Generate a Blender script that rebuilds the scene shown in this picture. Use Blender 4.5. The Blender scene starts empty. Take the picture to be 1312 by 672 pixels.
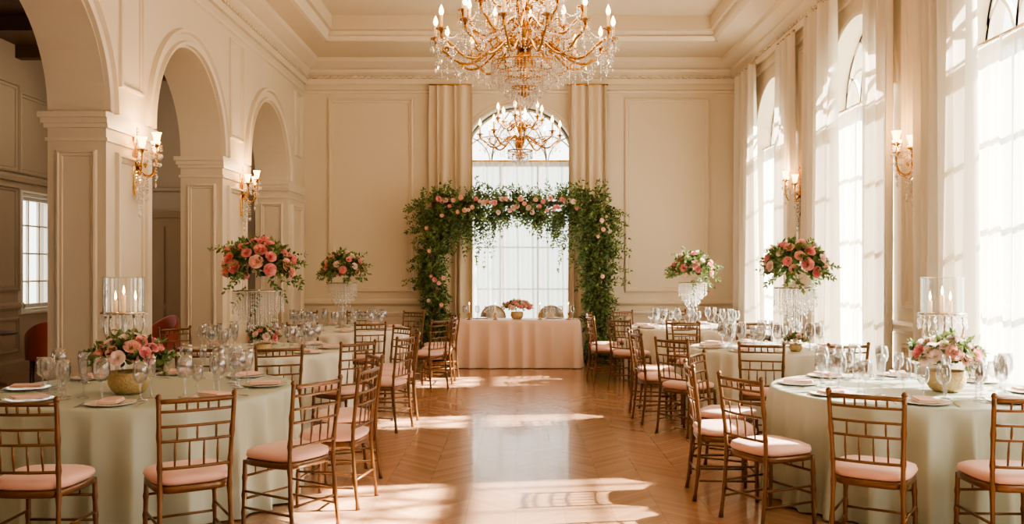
import bpy, math, random
from mathutils import Vector, Matrix
random.seed(11)
R=random.random
def U(a,b): return a+(b-a)*R()
S=bpy.context.scene; COL=S.collection
pi=math.pi
F=1150.0
XL=-3.7; XR=3.88; YB=15.75; YF=-3.0
ZC=5.25
try:
    S.view_settings.look='AgX - Medium High Contrast'
    S.view_settings.exposure=.3
except Exception: pass

# ------------------------------------------------------------ materials
def lin(c):
    return tuple(((x/255)/12.92 if x/255<=0.04045 else (((x/255)+0.055)/1.055)**2.4) for x in c)
def nm(name):
    m=bpy.data.materials.new(name); m.use_nodes=True
    nt=m.node_tree; nt.nodes.clear()
    return m,nt,nt.nodes,nt.links
def pmat(name,col,rough=.5,metal=0,var=.06,scale=6,bump=0,bscale=60,coat=0,sheen=0,emis=None,es=0,sub=0,spec=.5):
    m,nt,N,L=nm(name); c=lin(col)
    o=N.new('ShaderNodeOutputMaterial'); b=N.new('ShaderNodeBsdfPrincipled')
    L.new(b.outputs[0],o.inputs[0])
    tc=N.new('ShaderNodeTexCoord'); n=N.new('ShaderNodeTexNoise'); n.inputs['Scale'].default_value=scale; n.inputs['Detail'].default_value=4
    L.new(tc.outputs['Object'],n.inputs['Vector'])
    mx=N.new('ShaderNodeMix'); mx.data_type='RGBA'
    mx.inputs[6].default_value=(*[x*(1-var) for x in c],1); mx.inputs[7].default_value=(*[min(1,x*(1+var)) for x in c],1)
    L.new(n.outputs[0],mx.inputs[0]); L.new(mx.outputs[2],b.inputs['Base Color'])
    b.inputs['Roughness'].default_value=rough; b.inputs['Metallic'].default_value=metal
    b.inputs['Specular IOR Level'].default_value=spec
    b.inputs['Coat Weight'].default_value=coat; b.inputs['Sheen Weight'].default_value=sheen
    if bump:
        n2=N.new('ShaderNodeTexNoise'); n2.inputs['Scale'].default_value=bscale
        L.new(tc.outputs['Object'],n2.inputs['Vector'])
        bp=N.new('ShaderNodeBump'); bp.inputs['Strength'].default_value=bump; bp.inputs['Distance'].default_value=.01
        L.new(n2.outputs[0],bp.inputs['Height']); L.new(bp.outputs[0],b.inputs['Normal'])
    if emis:
        b.inputs['Emission Color'].default_value=(*lin(emis),1); b.inputs['Emission Strength'].default_value=es
    return m
WALL=pmat('wall_plaster',(209,197,175),.6,var=.02,scale=1.5,bump=.04,bscale=90)
TRIM=pmat('trim_plaster',(213,201,180),.45,var=.02,scale=2)
CEIL=pmat('ceiling_plaster',(208,195,172),.7,var=.02,scale=1)
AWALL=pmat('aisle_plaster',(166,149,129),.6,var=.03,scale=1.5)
DKWOOD=pmat('dark_wood',(84,58,38),.5,var=.2,scale=5)
DOORM=pmat('door_paint',(146,122,94),.5,var=.05)
WIN=pmat('window_paint',(214,208,194),.5,var=.02)
GOLD=pmat('antique_gold',(186,140,76),.26,1,var=.2,scale=20)
CHAIR=pmat('gilded_bamboo_wood',(112,78,46),.3,.4,var=.3,scale=18,coat=.3)
CUSH=pmat('blush_satin',(226,182,168),.5,var=.05,scale=10,sheen=.2,bump=.05)
SAGE=pmat('sage_satin_cloth',(176,184,168),.42,var=.03,scale=2)
SAGE2=pmat('pale_sage_cloth',(208,208,194),.45,var=.03,scale=2)
IVORY=pmat('ivory_cloth',(216,211,198),.5,var=.03,scale=2)
BLUSH=pmat('champagne_satin_cloth',(214,186,168),.4,var=.03,scale=2)
DRAPE=pmat('champagne_drape',(208,192,168),.5,var=.04,scale=3,sheen=.1)
PLATE=pmat('porcelain',(232,225,214),.15,var=.01,coat=.5)
NAPK=pmat('blush_napkin',(226,190,176),.7,var=.04,scale=12,bump=.1)
SILV=pmat('silver',(205,197,184),.18,1,var=.03)
WAX=pmat('wax',(244,228,200),.5,var=.02,emis=(255,190,110),es=.3)
BASK=pmat('woven_gilt_basket',(196,172,126),.5,.2,var=.3,scale=60,bump=.6,bscale=90)
REDV=pmat('coral_velvet',(166,78,62),.7,var=.08,sheen=.4)
CREAMF=pmat('cream_upholstery',(232,220,200),.6,var=.04)
BULB=pmat('bulb_glow',(255,210,140),.4,emis=(255,172,84),es=30)
SHADE=pmat('lit_glass_shade',(255,220,170),.4,emis=(255,170,84),es=12)
FLAME=pmat('flame',(255,220,150),.4,emis=(255,166,74),es=36)

def thin_glass(name,tint,refl,lo=.04,dif=0.0,dcol=(1,.97,.93)):
    m,nt,N,L=nm(name)
    o=N.new('ShaderNodeOutputMaterial'); t=N.new('ShaderNodeBsdfTransparent'); g=N.new('ShaderNodeBsdfGlossy')
    t.inputs[0].default_value=(*tint,1); g.inputs[1].default_value=.03
    lw=N.new('ShaderNodeLayerWeight'); lw.inputs[0].default_value=.4
    mr=N.new('ShaderNodeMapRange'); mr.inputs[3].default_value=lo; mr.inputs[4].default_value=refl
    L.new(lw.outputs['Facing'],mr.inputs[0])
    mx=N.new('ShaderNodeMixShader'); L.new(mr.outputs[0],mx.inputs[0]); L.new(t.outputs[0],mx.inputs[1]); L.new(g.outputs[0],mx.inputs[2])
    if dif:
        d=N.new('ShaderNodeBsdfTranslucent'); d.inputs[0].default_value=(*dcol,1)
        e=N.new('ShaderNodeBsdfDiffuse'); e.inputs[0].default_value=(*dcol,1)
        m3=N.new('ShaderNodeMixShader'); L.new(d.outputs[0],m3.inputs[1]); L.new(e.outputs[0],m3.inputs[2])
        m2=N.new('ShaderNodeMixShader'); m2.inputs[0].default_value=dif
        L.new(mx.outputs[0],m2.inputs[1]); L.new(m3.outputs[0],m2.inputs[2]); L.new(m2.outputs[0],o.inputs[0])
    else: L.new(mx.outputs[0],o.inputs[0])
    return m
PANE=thin_glass('window_glass',(1,1,1),.2,.01)
GLASS=thin_glass('clear_glass',(.95,.95,.95),.95,.09)
CLEAR=thin_glass('thin_clear_glass',(.96,.96,.96),.85,.03)
CRYST=thin_glass('crystal',(.93,.91,.88),.95,.3,.32)
CRYSB=thin_glass('bright_crystal',(.96,.95,.93),.95,.3,.6)

def sheer(name,col,o0,o1,warm):
    m,nt,N,L=nm(name)
    o=N.new('ShaderNodeOutputMaterial'); t=N.new('ShaderNodeBsdfTransparent')
    a=N.new('ShaderNodeBsdfTranslucent'); a.inputs[0].default_value=(*col,1)
    d=N.new('ShaderNodeBsdfDiffuse'); d.inputs[0].default_value=(*col,1)
    m1=N.new('ShaderNodeMixShader'); m1.inputs[0].default_value=warm
    m2=N.new('ShaderNodeMixShader')
    lw=N.new('ShaderNodeLayerWeight'); lw.inputs[0].default_value=.5
    mr=N.new('ShaderNodeMapRange'); mr.inputs[3].default_value=o0; mr.inputs[4].default_value=o1
    L.new(lw.outputs['Facing'],mr.inputs[0])
    w=N.new('ShaderNodeTexNoise'); w.inputs['Scale'].default_value=3
    tc=N.new('ShaderNodeTexCoord'); L.new(tc.outputs['Object'],w.inputs[0])
    ad=N.new('ShaderNodeMath'); ad.operation='MULTIPLY_ADD'; ad.inputs[1].default_value=.05; L.new(w.outputs[0],ad.inputs[0]); L.new(mr.outputs[0],ad.inputs[2])
    L.new(ad.outputs[0],m2.inputs[0])
    L.new(a.outputs[0],m1.inputs[1]); L.new(d.outputs[0],m1.inputs[2])
    L.new(t.outputs[0],m2.inputs[1]); L.new(m1.outputs[0],m2.inputs[2]); L.new(m2.outputs[0],o.inputs[0])
    return m
SHEER=sheer('white_voile',(.76,.74,.69),.48,.95,.64)
SHEER2=sheer('cream_voile_drape',(.72,.66,.56),.96,1.0,.78)

def leafmat(name,c1,c2,tr=.3):
    m,nt,N,L=nm(name)
    o=N.new('ShaderNodeOutputMaterial'); b=N.new('ShaderNodeBsdfPrincipled'); t=N.new('ShaderNodeBsdfTranslucent')
    g=N.new('ShaderNodeNewGeometry'); mx=N.new('ShaderNodeMix'); mx.data_type='RGBA'
    mx.inputs[6].default_value=(*lin(c1),1); mx.inputs[7].default_value=(*lin(c2),1)
    L.new(g.outputs['Random Per Island'],mx.inputs[0]); L.new(mx.outputs[2],b.inputs['Base Color']); L.new(mx.outputs[2],t.inputs[0])
    b.inputs['Roughness'].default_value=.5
    ms=N.new('ShaderNodeMixShader'); ms.inputs[0].default_value=tr
    L.new(b.outputs[0],ms.inputs[1]); L.new(t.outputs[0],ms.inputs[2]); L.new(ms.outputs[0],o.inputs[0])
    return m
LEAF=leafmat('foliage',(56,82,46),(138,160,98))
ROSEP=leafmat('pink_petals',(240,150,156),(250,190,188),.4)
ROSEC=leafmat('peach_petals',(248,190,174),(254,214,200),.4)
ROSEW=leafmat('blush_petals',(248,222,212),(254,236,230),.4)

def floormat():
    m,nt,N,L=nm('chevron_parquet')
    o=N.new('ShaderNodeOutputMaterial'); b=N.new('ShaderNodeBsdfPrincipled'); L.new(b.outputs[0],o.inputs[0])
    tc=N.new('ShaderNodeTexCoord'); sp=N.new('ShaderNodeSeparateXYZ'); L.new(tc.outputs['Object'],sp.inputs[0])
    def M(op,a,bb=None):
        n=N.new('ShaderNodeMath'); n.operation=op
        for i,x in enumerate([a,bb]):
            if x is None: continue
            if isinstance(x,(int,float)): n.inputs[i].default_value=x
            else: L.new(x,n.inputs[i])
        return n.outputs[0]
    W=.32;P=.075
    xs=M('DIVIDE',sp.outputs[0],W); col=M('FLOOR',xs); t=M('FRACT',xs)
    par=M('FLOORED_MODULO',col,2)
    tt=M('ADD',M('MULTIPLY',t,par),M('MULTIPLY',M('SUBTRACT',1,t),M('SUBTRACT',1,par)))
    v=M('DIVIDE',M('ADD',sp.outputs[1],M('MULTIPLY',tt,W)),P)
    pl=M('FLOOR',v); fr=M('FRACT',v)
    cb=N.new('ShaderNodeCombineXYZ'); L.new(col,cb.inputs[0]); L.new(pl,cb.inputs[1])
    wn=N.new('ShaderNodeTexWhiteNoise'); L.new(cb.outputs[0],wn.inputs[0])
    gr=N.new('ShaderNodeTexNoise'); gr.inputs['Scale'].default_value=14; L.new(tc.outputs['Object'],gr.inputs[0])
    f=M('ADD',M('MULTIPLY',wn.outputs[0],.7),M('MULTIPLY',gr.outputs[0],.3))
    mx=N.new('ShaderNodeMix'); mx.data_type='RGBA'; mx.inputs[6].default_value=(*lin((160,120,90)),1); mx.inputs[7].default_value=(*lin((178,137,106)),1)
    L.new(f,mx.inputs[0])
    gap=M('MAXIMUM',M('LESS_THAN',fr,.05),M('LESS_THAN',t,.014))
    m2=N.new('ShaderNodeMix'); m2.data_type='RGBA'; m2.inputs[7].default_value=(*lin((120,84,60)),1)
    L.new(M('MULTIPLY',gap,.45),m2.inputs[0]); L.new(mx.outputs[2],m2.inputs[6]); L.new(m2.outputs[2],b.inputs['Base Color'])
    b.inputs['Coat Weight'].default_value=.35; b.inputs['Coat Roughness'].default_value=.07
    rr=M('ADD',M('MULTIPLY',wn.outputs[0],.03),.24); L.new(rr,b.inputs['Roughness'])
    return m
FLOOR=floormat()

# ------------------------------------------------------------ mesh builder
class MB:
    def __init__(s): s.v=[];s.f=[];s.mi=[];s.sm=[]
    def add(s,vs,fs,mi=0,sm=False):
        k=len(s.v); s.v.extend([tuple(x) for x in vs])
        for f in fs: s.f.append(tuple(k+i for i in f)); s.mi.append(mi); s.sm.append(sm)
    def box(s,x0,x1,y0,y1,z0,z1,mi=0,mp=None):
        vs=[(x,y,z) for x in(x0,x1) for y in(y0,y1) for z in(z0,z1)]
        if mp: vs=[mp(*v) for v in vs]
        s.add(vs,[(0,1,3,2),(4,6,7,5),(0,4,5,1),(2,3,7,6),(0,2,6,4),(1,5,7,3)],mi)
    def tube(s,pts,rad,seg=8,mi=0):
        pts=[Vector(p) for p in pts]; n=len(pts)
        if not isinstance(rad,(list,tuple)): rad=[rad]*n
        t0=(pts[1]-pts[0]).normalized(); up=Vector((0,0,1)) if abs(t0.z)<.9 else Vector((1,0,0))
        a=t0.cross(up).normalized(); vs=[]
        for i,p in enumerate(pts):
            t=(pts[min(i+1,n-1)]-pts[max(i-1,0)]).normalized()
            a=(a-t*a.dot(t)).normalized(); b=t.cross(a)
            for k in range(seg):
                an=2*pi*k/seg; vs.append(p+(a*math.cos(an)+b*math.sin(an))*rad[i])
        fs=[(i*seg+k,i*seg+(k+1)%seg,(i+1)*seg+(k+1)%seg,(i+1)*seg+k) for i in range(n-1) for k in range(seg)]
        fs.append(tuple(range(seg))[::-1]); fs.append(tuple((n-1)*seg+k for k in range(seg)))
        s.add(vs,fs,mi,True)
    def lathe(s,prof,seg=24,c=(0,0,0),mi=0,sq=0):
        vs=[]
        for r,z in prof:
            for k in range(seg):
                a=2*pi*k/seg; vs.append((c[0]+r*math.cos(a),c[1]+r*math.sin(a),c[2]+z))
        n=len(prof)
        fs=[(i*seg+k,i*seg+(k+1)%seg,(i+1)*seg+(k+1)%seg,(i+1)*seg+k) for i in range(n-1) for k in range(seg)]
        s.add(vs,fs,mi,True)
    def bead(s,p,r,h=None,mi=0):
        x,y,z=p; h=h or r
        s.add([(x+r,y,z),(x,y+r,z),(x-r,y,z),(x,y-r,z),(x,y,z+h),(x,y,z-h)],[(0,1,4),(1,2,4),(2,3,4),(3,0,4),(1,0,5),(2,1,5),(3,2,5),(0,3,5)],mi)
    def strand(s,p,L,r=.008,mi=0,drop=True):
        n=max(1,int(L/(r*2.4)))
        for i in range(n): s.bead((p[0],p[1],p[2]-i*r*2.4),r,r,mi)
        if drop: s.bead((p[0],p[1],p[2]-L-r*1.6),r*1.3,r*2.8,mi)
    def leaf(s,p,d,n,Ln,W,mi=0):
        d=d.normalized(); sd=d.cross(n)
        if sd.length<1e-4: sd=d.cross(Vector((1,.3,.2)))
        sd.normalize(); n=sd.cross(d)
        q=[p,p+d*Ln*.3+sd*W*.5+n*W*.12,p+d*Ln*.3-sd*W*.5+n*W*.12,p+d*Ln*.65+sd*W*.4+n*W*.05,p+d*Ln*.65-sd*W*.4+n*W*.05,p+d*Ln-n*Ln*.15]
        s.add(q,[(0,1,2),(1,3,4,2),(3,5,4)],mi)
    def sprig(s,p,d,Ln,nl,L,droop=.3,W=.45):
        p=Vector(p); d=Vector(d).normalized(); st=Ln/nl
        for i in range(nl):
            d=(d+Vector((U(-.15,.15),U(-.15,.15),-droop*st*4+U(-.1,.1)))).normalized()
            p=p+d*st
            a=rv(); sd=(d.cross(a)).normalized()
            k=1-.4*i/nl
            s.leaf(p,d*.6+sd,rv(),L*k,L*k*W); s.leaf(p,d*.6-sd,rv(),L*k,L*k*W)
        s.leaf(p,d,rv(),L*.8,L*.35)
    def mesh(s,name,mats,recalc=True):
        me=bpy.data.meshes.new(name); me.from_pydata(s.v,[],s.f)
        if not isinstance(mats,(list,tuple)): mats=[mats]
        for m in mats: me.materials.append(m)
        me.polygons.foreach_set('material_index',s.mi); me.polygons.foreach_set('use_smooth',s.sm)
        if recalc:
            import bmesh
            bm=bmesh.new(); bm.from_mesh(me); bmesh.ops.recalc_face_normals(bm,faces=bm.faces); bm.to_mesh(me); bm.free()
        me.update(); return me
def rv():
    while True:
        v=Vector((U(-1,1),U(-1,1),U(-1,1)))
        if .1<v.length<1: return v.normalized()
def bez(p0,p1,p2,p3,n=12):
    o=[]
    for i in range(n+1):
        t=i/n; a=(1-t)**3;b=3*t*(1-t)**2;c=3*t*t*(1-t);d=t**3
        o.append(tuple(a*p0[k]+b*p1[k]+c*p2[k]+d*p3[k] for k in range(len(p0))))
    return o

def struct(name,mb,mats,label,cat,recalc=True):
    o=bpy.data.objects.new(name,mb.mesh(name,mats,recalc)); o['kind']='structure'; o['label']=label; o['category']=cat
    COL.objects.link(o); return o
STUFF=('crystal_fringe','crystal_drops','crystal_swags','crystal_basket','foliage')
def part(parent,p):
    name,me=p[0],p[1]; mt=p[2] if len(p)>2 else None; lb=p[3] if len(p)>3 else None; subs=p[4] if len(p)>4 else []
    o=bpy.data.objects.new(name,me); o.parent=parent
    if mt is not None: o.matrix_basis=mt
    if lb: o['label']=lb
    if name in STUFF: o['kind']='stuff'
    COL.objects.link(o)
    for q in subs: part(o,q)
    return o
def thing(name,label,cat,loc,parts=None,mesh=None,rz=0,sc=1,group=None,kind=None):
    e=bpy.data.objects.new(name,mesh); e.location=loc; e.rotation_euler=(0,0,rz); e.scale=(sc,sc,sc)
    if mesh is None: e.empty_display_size=.1
    e['label']=label; e['category']=cat
    if group: e['group']=group
    if kind: e['kind']=kind
    COL.objects.link(e)
    for p in (parts or []): part(e,p)
    return e
T=Matrix.Translation

# ------------------------------------------------------------ room shell
mL=lambda u,z,t:(XL+t,u,z)
mR=lambda u,z,t:(XR-t,u,z)
mB=lambda u,z,t:(u,YB-t,z)
def mkwall(name,mp,u0,u1,z0,z1,th,ops,mat,label):
    mb=MB()
    def rect(a,b,c,d):
        if b-a<1e-6 or d-c<1e-6: return
        for t in(0,-th): mb.add([mp(a,c,t),mp(b,c,t),mp(b,d,t),mp(a,d,t)],[(0,1,2,3)])
    cur=u0
    for uc,h,sill,spr,arch in sorted(ops):
        rect(cur,uc-h,z0,z1); rect(uc-h,uc+h,z0,sill)
        n=36 if arch else 1
        us=[uc-h*math.cos(pi*i/n) for i in range(n+1)]
        zs=[spr+(math.sqrt(max(0,h*h-(u-uc)**2)) if arch else 0) for u in us]
        for i in range(n):
            for t in(0,-th): mb.add([mp(us[i],zs[i],t),mp(us[i+1],zs[i+1],t),mp(us[i+1],z1,t),mp(us[i],z1,t)],[(0,1,2,3)])
            mb.add([mp(us[i],zs[i],0),mp(us[i+1],zs[i+1],0),mp(us[i+1],zs[i+1],-th),mp(us[i],zs[i],-th)],[(0,1,2,3)],0,arch)
        for u in(uc-h,uc+h): mb.add([mp(u,sill,0),mp(u,spr,0),mp(u,spr,-th),mp(u,sill,-th)],[(0,1,2,3)])
        if sill>z0: mb.add([mp(uc-h,sill,0),mp(uc+h,sill,0),mp(uc+h,sill,-th),mp(uc-h,sill,-th)],[(0,1,2,3)])
        cur=uc+h
    rect(cur,u1,z0,z1)
    for u in(u0,u1): mb.add([mp(u,z0,0),mp(u,z1,0),mp(u,z1,-th),mp(u,z0,-th)],[(0,1,2,3)])
    for z in(z0,z1):
        if z==z1: mb.add([mp(u0,z,0),mp(u1,z,0),mp(u1,z,-th),mp(u0,z,-th)],[(0,1,2,3)])
    return struct(name,mb,mat,label,'wall',False)
ARC=[7.02,10.25,13.52]; AH=1.1; ASP=3.0
WINY=[6.85,10.15,13.4]; WH=.95; WS=3.5; SILL=.55
TH=.53
ZT=5.7
mkwall('wall_left',mL,YF,YB,0,ZT,TH,[(3.75,AH,0,ASP,True),(.5,AH,0,ASP,True)]+[(c,AH,0,ASP,True) for c in ARC],WALL,'cream plaster arcade wall with round arches')
mkwall('wall_right',mR,YF,YB,0,ZT,.35,[(c,WH,SILL,WS,True) for c in [.25,3.55]+WINY],WALL,'cream plaster wall with tall arched windows')
BWX=.07; BH=1.0; BS=3.47
mkwall('wall_back',mB,XL-TH,XR+.35,0,ZT,.35,[(BWX,BH,.5,BS,True)],WALL,'cream panelled end wall with arched window')
mF=lambda u,z,t:(u,YF+t,z)
mkwall('wall_front',mF,-7.8,XR+.35,0,ZT,.2,[],WALL,'cream plaster wall behind the viewer')
AX=-7.8
mA=lambda u,z,t:(AX+t,u,z)
AWY=14.7
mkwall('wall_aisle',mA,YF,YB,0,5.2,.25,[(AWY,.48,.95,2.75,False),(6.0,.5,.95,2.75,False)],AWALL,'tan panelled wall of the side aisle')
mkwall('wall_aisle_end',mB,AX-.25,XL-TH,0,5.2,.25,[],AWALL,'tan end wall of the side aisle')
mb=MB(); mb.add([(AX-.3,YF-.3,0),(XR+.4,YF-.3,0),(XR+.4,YB+.4,0),(AX-.3,YB+.4,0)],[(0,1,2,3)])
mb.box(AX-.3,XR+.4,YF-.3,YB+.4,-.15,-.001)
struct('floor',mb,FLOOR,'polished chevron oak parquet floor','floor')
mb=MB()
def ring(x0,x1,y0,y1,X0,X1,Y0,Y1,z):
    mb.add([(x0,y0,z),(x1,y0,z),(x1,y1,z),(x0,y1,z),(X0,Y0,z),(X1,Y0,z),(X1,Y1,z),(X0,Y1,z)],[(0,1,5,4),(1,2,6,5),(2,3,7,6),(3,0,4,7)])
def vert(x0,x1,y0,y1,z0,z1):
    mb.add([(x,y,z) for z in(z0,z1) for x,y in((x0,y0),(x1,y0),(x1,y1),(x0,y1))],[(0,1,5,4),(1,2,6,5),(2,3,7,6),(3,0,4,7)])
ring(XL,XR,YF,YB,-3.05,3.25,-2,14.4,ZC); vert(-3.05,3.25,-2,14.4,ZC,5.4)
ring(-3.05,3.25,-2,14.4,-2.9,3.1,-1.85,14.2,5.4); vert(-2.9,3.1,-1.85,14.2,5.4,5.62)
mb.add([(-2.9,-1.85,5.62),(3.1,-1.85,5.62),(3.1,14.2,5.62),(-2.9,14.2,5.62)],[(0,1,2,3)])
mb.box(XL-.2,XR+.2,YF,YB+.2,5.72,5.8)
struct('ceiling',mb,CEIL,'cream tray ceiling with stepped recess','ceiling',False)
mb=MB(); mb.box(AX,XL-TH,YF,YB,5.1,5.2)
for i in range(12):
    y=YF+1+i*1.6; mb.box(AX,XL-TH,y,y+.18,4.9,5.1)
struct('ceiling',mb,DKWOOD,'dark beamed wooden ceiling of the side aisle','ceiling')

tn=[0]
def trimname():
    tn[0]+=1; return 'trim_%d'%tn[0]
def prof(mp,u0,u1,pr,mat=TRIM,name=None,label='cream plaster cornice moulding',dent=None):
    mb=MB(); n=len(pr)
    vs=[mp(u0,z,t) for t,z in pr]+[mp(u1,z,t) for t,z in pr]
    mb.add(vs,[(i,(i+1)%n,n+(i+1)%n,n+i) for i in range(n)]+[tuple(range(n)),tuple(range(n,2*n))])
    if dent:
        sp,w,t0,t1,z0,z1=dent; k=int((u1-u0)/sp)
        for i in range(k):
            u=u0+sp*(i+.25)
            mb.box(0,1,0,1,0,1,mp=lambda x,y,z:mp(u+w*x,z0+(z1-z0)*z,t0+(t1-t0)*y))
    struct(name or trimname(),mb,mat,label,'moulding')
CP=[(0,4.84),(.05,4.84),(.06,4.93),(.03,4.935),(.03,4.97),(.13,5.03),(.14,5.08),(.11,5.085),(.24,5.15),(.3,5.18),(.31,5.249),(0,5.249)]
for mp,a,b in((mL,YF,YB),(mR,YF,YB),(mB,XL,XR)): prof(mp,a,b,CP,dent=(.12,.07,.03,.075,4.94,4.975))
def tray(mp,a,b):
    prof(mp,a,b,[(0,5.255),(.05,5.255),(.09,5.32),(.06,5.325),(.09,5.399),(0,5.399)])
    prof(mp,a,b,[(-.14,5.41),(-.08,5.41),(-.04,5.46),(.04,5.56),(.05,5.619),(-.14,5.619)],dent=(.12,.07,-.09,-.03,5.43,5.48),label='cream dentil cornice of the tray ceiling')
tray(lambda u,z,t:(u,14.4-t-.0,z),-3.05,3.25)
tray(lambda u,z,t:(-3.05+t,u,z),-2,14.4)
tray(lambda u,z,t:(3.25-t,u,z),-2,14.4)
BP=[(0,0),(.04,0),(.04,.14),(.025,.18),(0,.19)]
RP=[(0,.95),(.03,.97),(.055,1.0),(.055,1.04),(.02,1.075),(0,1.08)]
for nme,mp,segs in(('right',mR,[(YF,YB)]),('back',mB,[(XL,XR)]),('aisle',mA,[(YF,YB)]),('aisle_end',mB,[(AX,XL-TH)])):
    for a,b in segs: prof(mp,a,b,BP,TRIM if 'aisle' not in nme else AWALL,'baseboard_'+nme,'cream moulded baseboard')
prof(mB,XL,BWX-BH,RP,label='cream chair rail'); prof(mB,BWX+BH,XR,RP,label='cream chair rail')
for a,b in((11.1,12.45),(7.8,9.2),(14.35,YB)): prof(mR,a,b,RP,label='cream chair rail')
prof(mA,YF,AWY-.5,RP,AWALL,label='tan chair rail')
piers=[(4.85,5.92),(8.12,9.15),(11.35,12.42),(14.62,YB)]
for a,b in piers:
    mb=MB()
    for d,z0,z1 in((.04,0,.16),(.02,.16,.2)):
        mb.box(XL-TH-d,XL+d,a-d,min(b+d,YB),z0,z1)
    struct('baseboard_left_%d'%piers.index((a,b)),mb,TRIM,'cream plinth around the arcade pier','baseboard')
    mb=MB()
    for d,z0,z1 in((.018,2.76,2.79),(.025,2.88,2.92),(.045,2.92,2.97),(.065,2.97,3.02)):
        mb.box(XL-TH-d,XL+min(d,.028),a-d,min(b+d,YB),z0,z1)
    struct(trimname(),mb,TRIM,'cream moulded capital on the arcade pier','moulding')
def frame(mp,u0,u1,z0,z1,w=.085,p=.045,mat=TRIM,label='cream panel moulding'):
    mb=MB(); L=[(0,0),(.1,p*.8),(.4,p),(.5,p*.35),(.8,p*.3),(.85,p*.5),(.95,p*.4),(1,-.0)]
    vs=[]
    for k,t in L:
        d=k*w; vs+=[mp(u0+d,z0+d,t),mp(u1-d,z0+d,t),mp(u1-d,z1-d,t),mp(u0+d,z1-d,t)]
    fs=[(i*4+k,i*4+(k+1)%4,(i+1)*4+(k+1)%4,(i+1)*4+k) for i in range(len(L)-1) for k in range(4)]
    mb.add(vs,fs); struct(trimname(),mb,mat,label,'moulding',False)
frame(mB,-3.28,-1.78,1.19,4.6); frame(mB,1.92,3.42,1.19,4.6)
frame(mB,-3.28,-1.78,.28,.86); frame(mB,1.92,3.42,.28,.86)
for a,b in((11.38,12.2),(8.05,8.95)):
    frame(mR,a,b,1.2,4.6); frame(mR,a,b,.28,.86)
frame(mR,14.6,15.5,1.2,4.6)
for a,b in piers[1:]:
    frame(mL,a+.18,b-.18,.32,2.68)
    frame(mL,a+.26 if b<YB else a+.4,b-.26,3.3 if b<YB else 3.5,4.6,.06,.035)
    m2=lambda u,z,t,a=a:(u,a-t,z)
    frame(m2,XL-TH+.08,XL-.08,.32,2.68,.06,.03)
for mp,a,b in((mL,YF,YB),(mR,YF,YB),(mB,XL,XR)): prof(mp,a,b,[(0,4.68),(.03,4.69),(.035,4.72),(0,4.75)],label='thin cream picture moulding')
def archi(mp,uc,zc,r,pr,label,mat=TRIM):
    mb=MB(); n=40; vs=[]
    for i in range(n+1):
        a=pi*i/n
        for dr,t in pr: vs.append(mp(uc+(r+dr)*math.cos(a),zc+(r+dr)*math.sin(a),t))
    k=len(pr); mb.add(vs,[(i*k+j,i*k+j+1,(i+1)*k+j+1,(i+1)*k+j) for i in range(n) for j in range(k-1)])
    struct(trimname(),mb,mat,label,'moulding',False)
AP=[(-.005,-.02),(-.005,.045),(.035,.06),(.045,.02),(.12,.02),(.135,.06),(.17,.05),(.18,0)]
for c in ARC: archi(mL,c,ASP+.03,AH,AP,'cream moulded archivolt of the arcade')
AP2=[(0,-.02),(0,.04),(.04,.045),(.06,.015),(.1,.015),(.12,0)]
for c in WINY: archi(mR,c,WS,WH,AP2,'cream moulded window architrave')
archi(mB,BWX,BS,BH,AP2,'cream moulded window architrave')
for y0,y1 in((5.2,6.6),(6.9,8.3),(8.6,10.0),(10.3,11.7),(12.0,12.95),(13.15,14.08)):
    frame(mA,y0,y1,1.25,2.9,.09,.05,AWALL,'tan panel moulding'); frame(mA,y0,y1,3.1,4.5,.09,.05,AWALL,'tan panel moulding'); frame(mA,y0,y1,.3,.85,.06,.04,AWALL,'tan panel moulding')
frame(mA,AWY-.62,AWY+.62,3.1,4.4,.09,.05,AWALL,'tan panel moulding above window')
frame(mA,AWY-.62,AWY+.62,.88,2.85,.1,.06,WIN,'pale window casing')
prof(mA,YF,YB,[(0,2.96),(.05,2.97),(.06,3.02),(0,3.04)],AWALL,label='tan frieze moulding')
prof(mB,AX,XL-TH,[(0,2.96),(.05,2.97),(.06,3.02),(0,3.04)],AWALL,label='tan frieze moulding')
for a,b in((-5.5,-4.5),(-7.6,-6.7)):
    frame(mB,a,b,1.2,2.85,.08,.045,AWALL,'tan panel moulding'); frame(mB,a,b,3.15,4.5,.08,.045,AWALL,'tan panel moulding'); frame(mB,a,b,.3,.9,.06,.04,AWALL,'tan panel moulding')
mb=MB(); mb.box(-6.5,-5.65,15.68,15.74,0,2.5)
for x in(-6.45,-6.05):
    for z0,z1 in((.15,.9),(1.0,2.35)): mb.box(x+.05,x+.32,15.66,15.69,z0,z1)
mb.box(-6.58,-6.5,15.65,15.75,0,2.6); mb.box(-5.65,-5.57,15.65,15.75,0,2.6); mb.box(-6.58,-5.57,15.65,15.75,2.5,2.6)
struct('door_1',mb,DOORM,'panelled double door with moulded frame','door')

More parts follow.
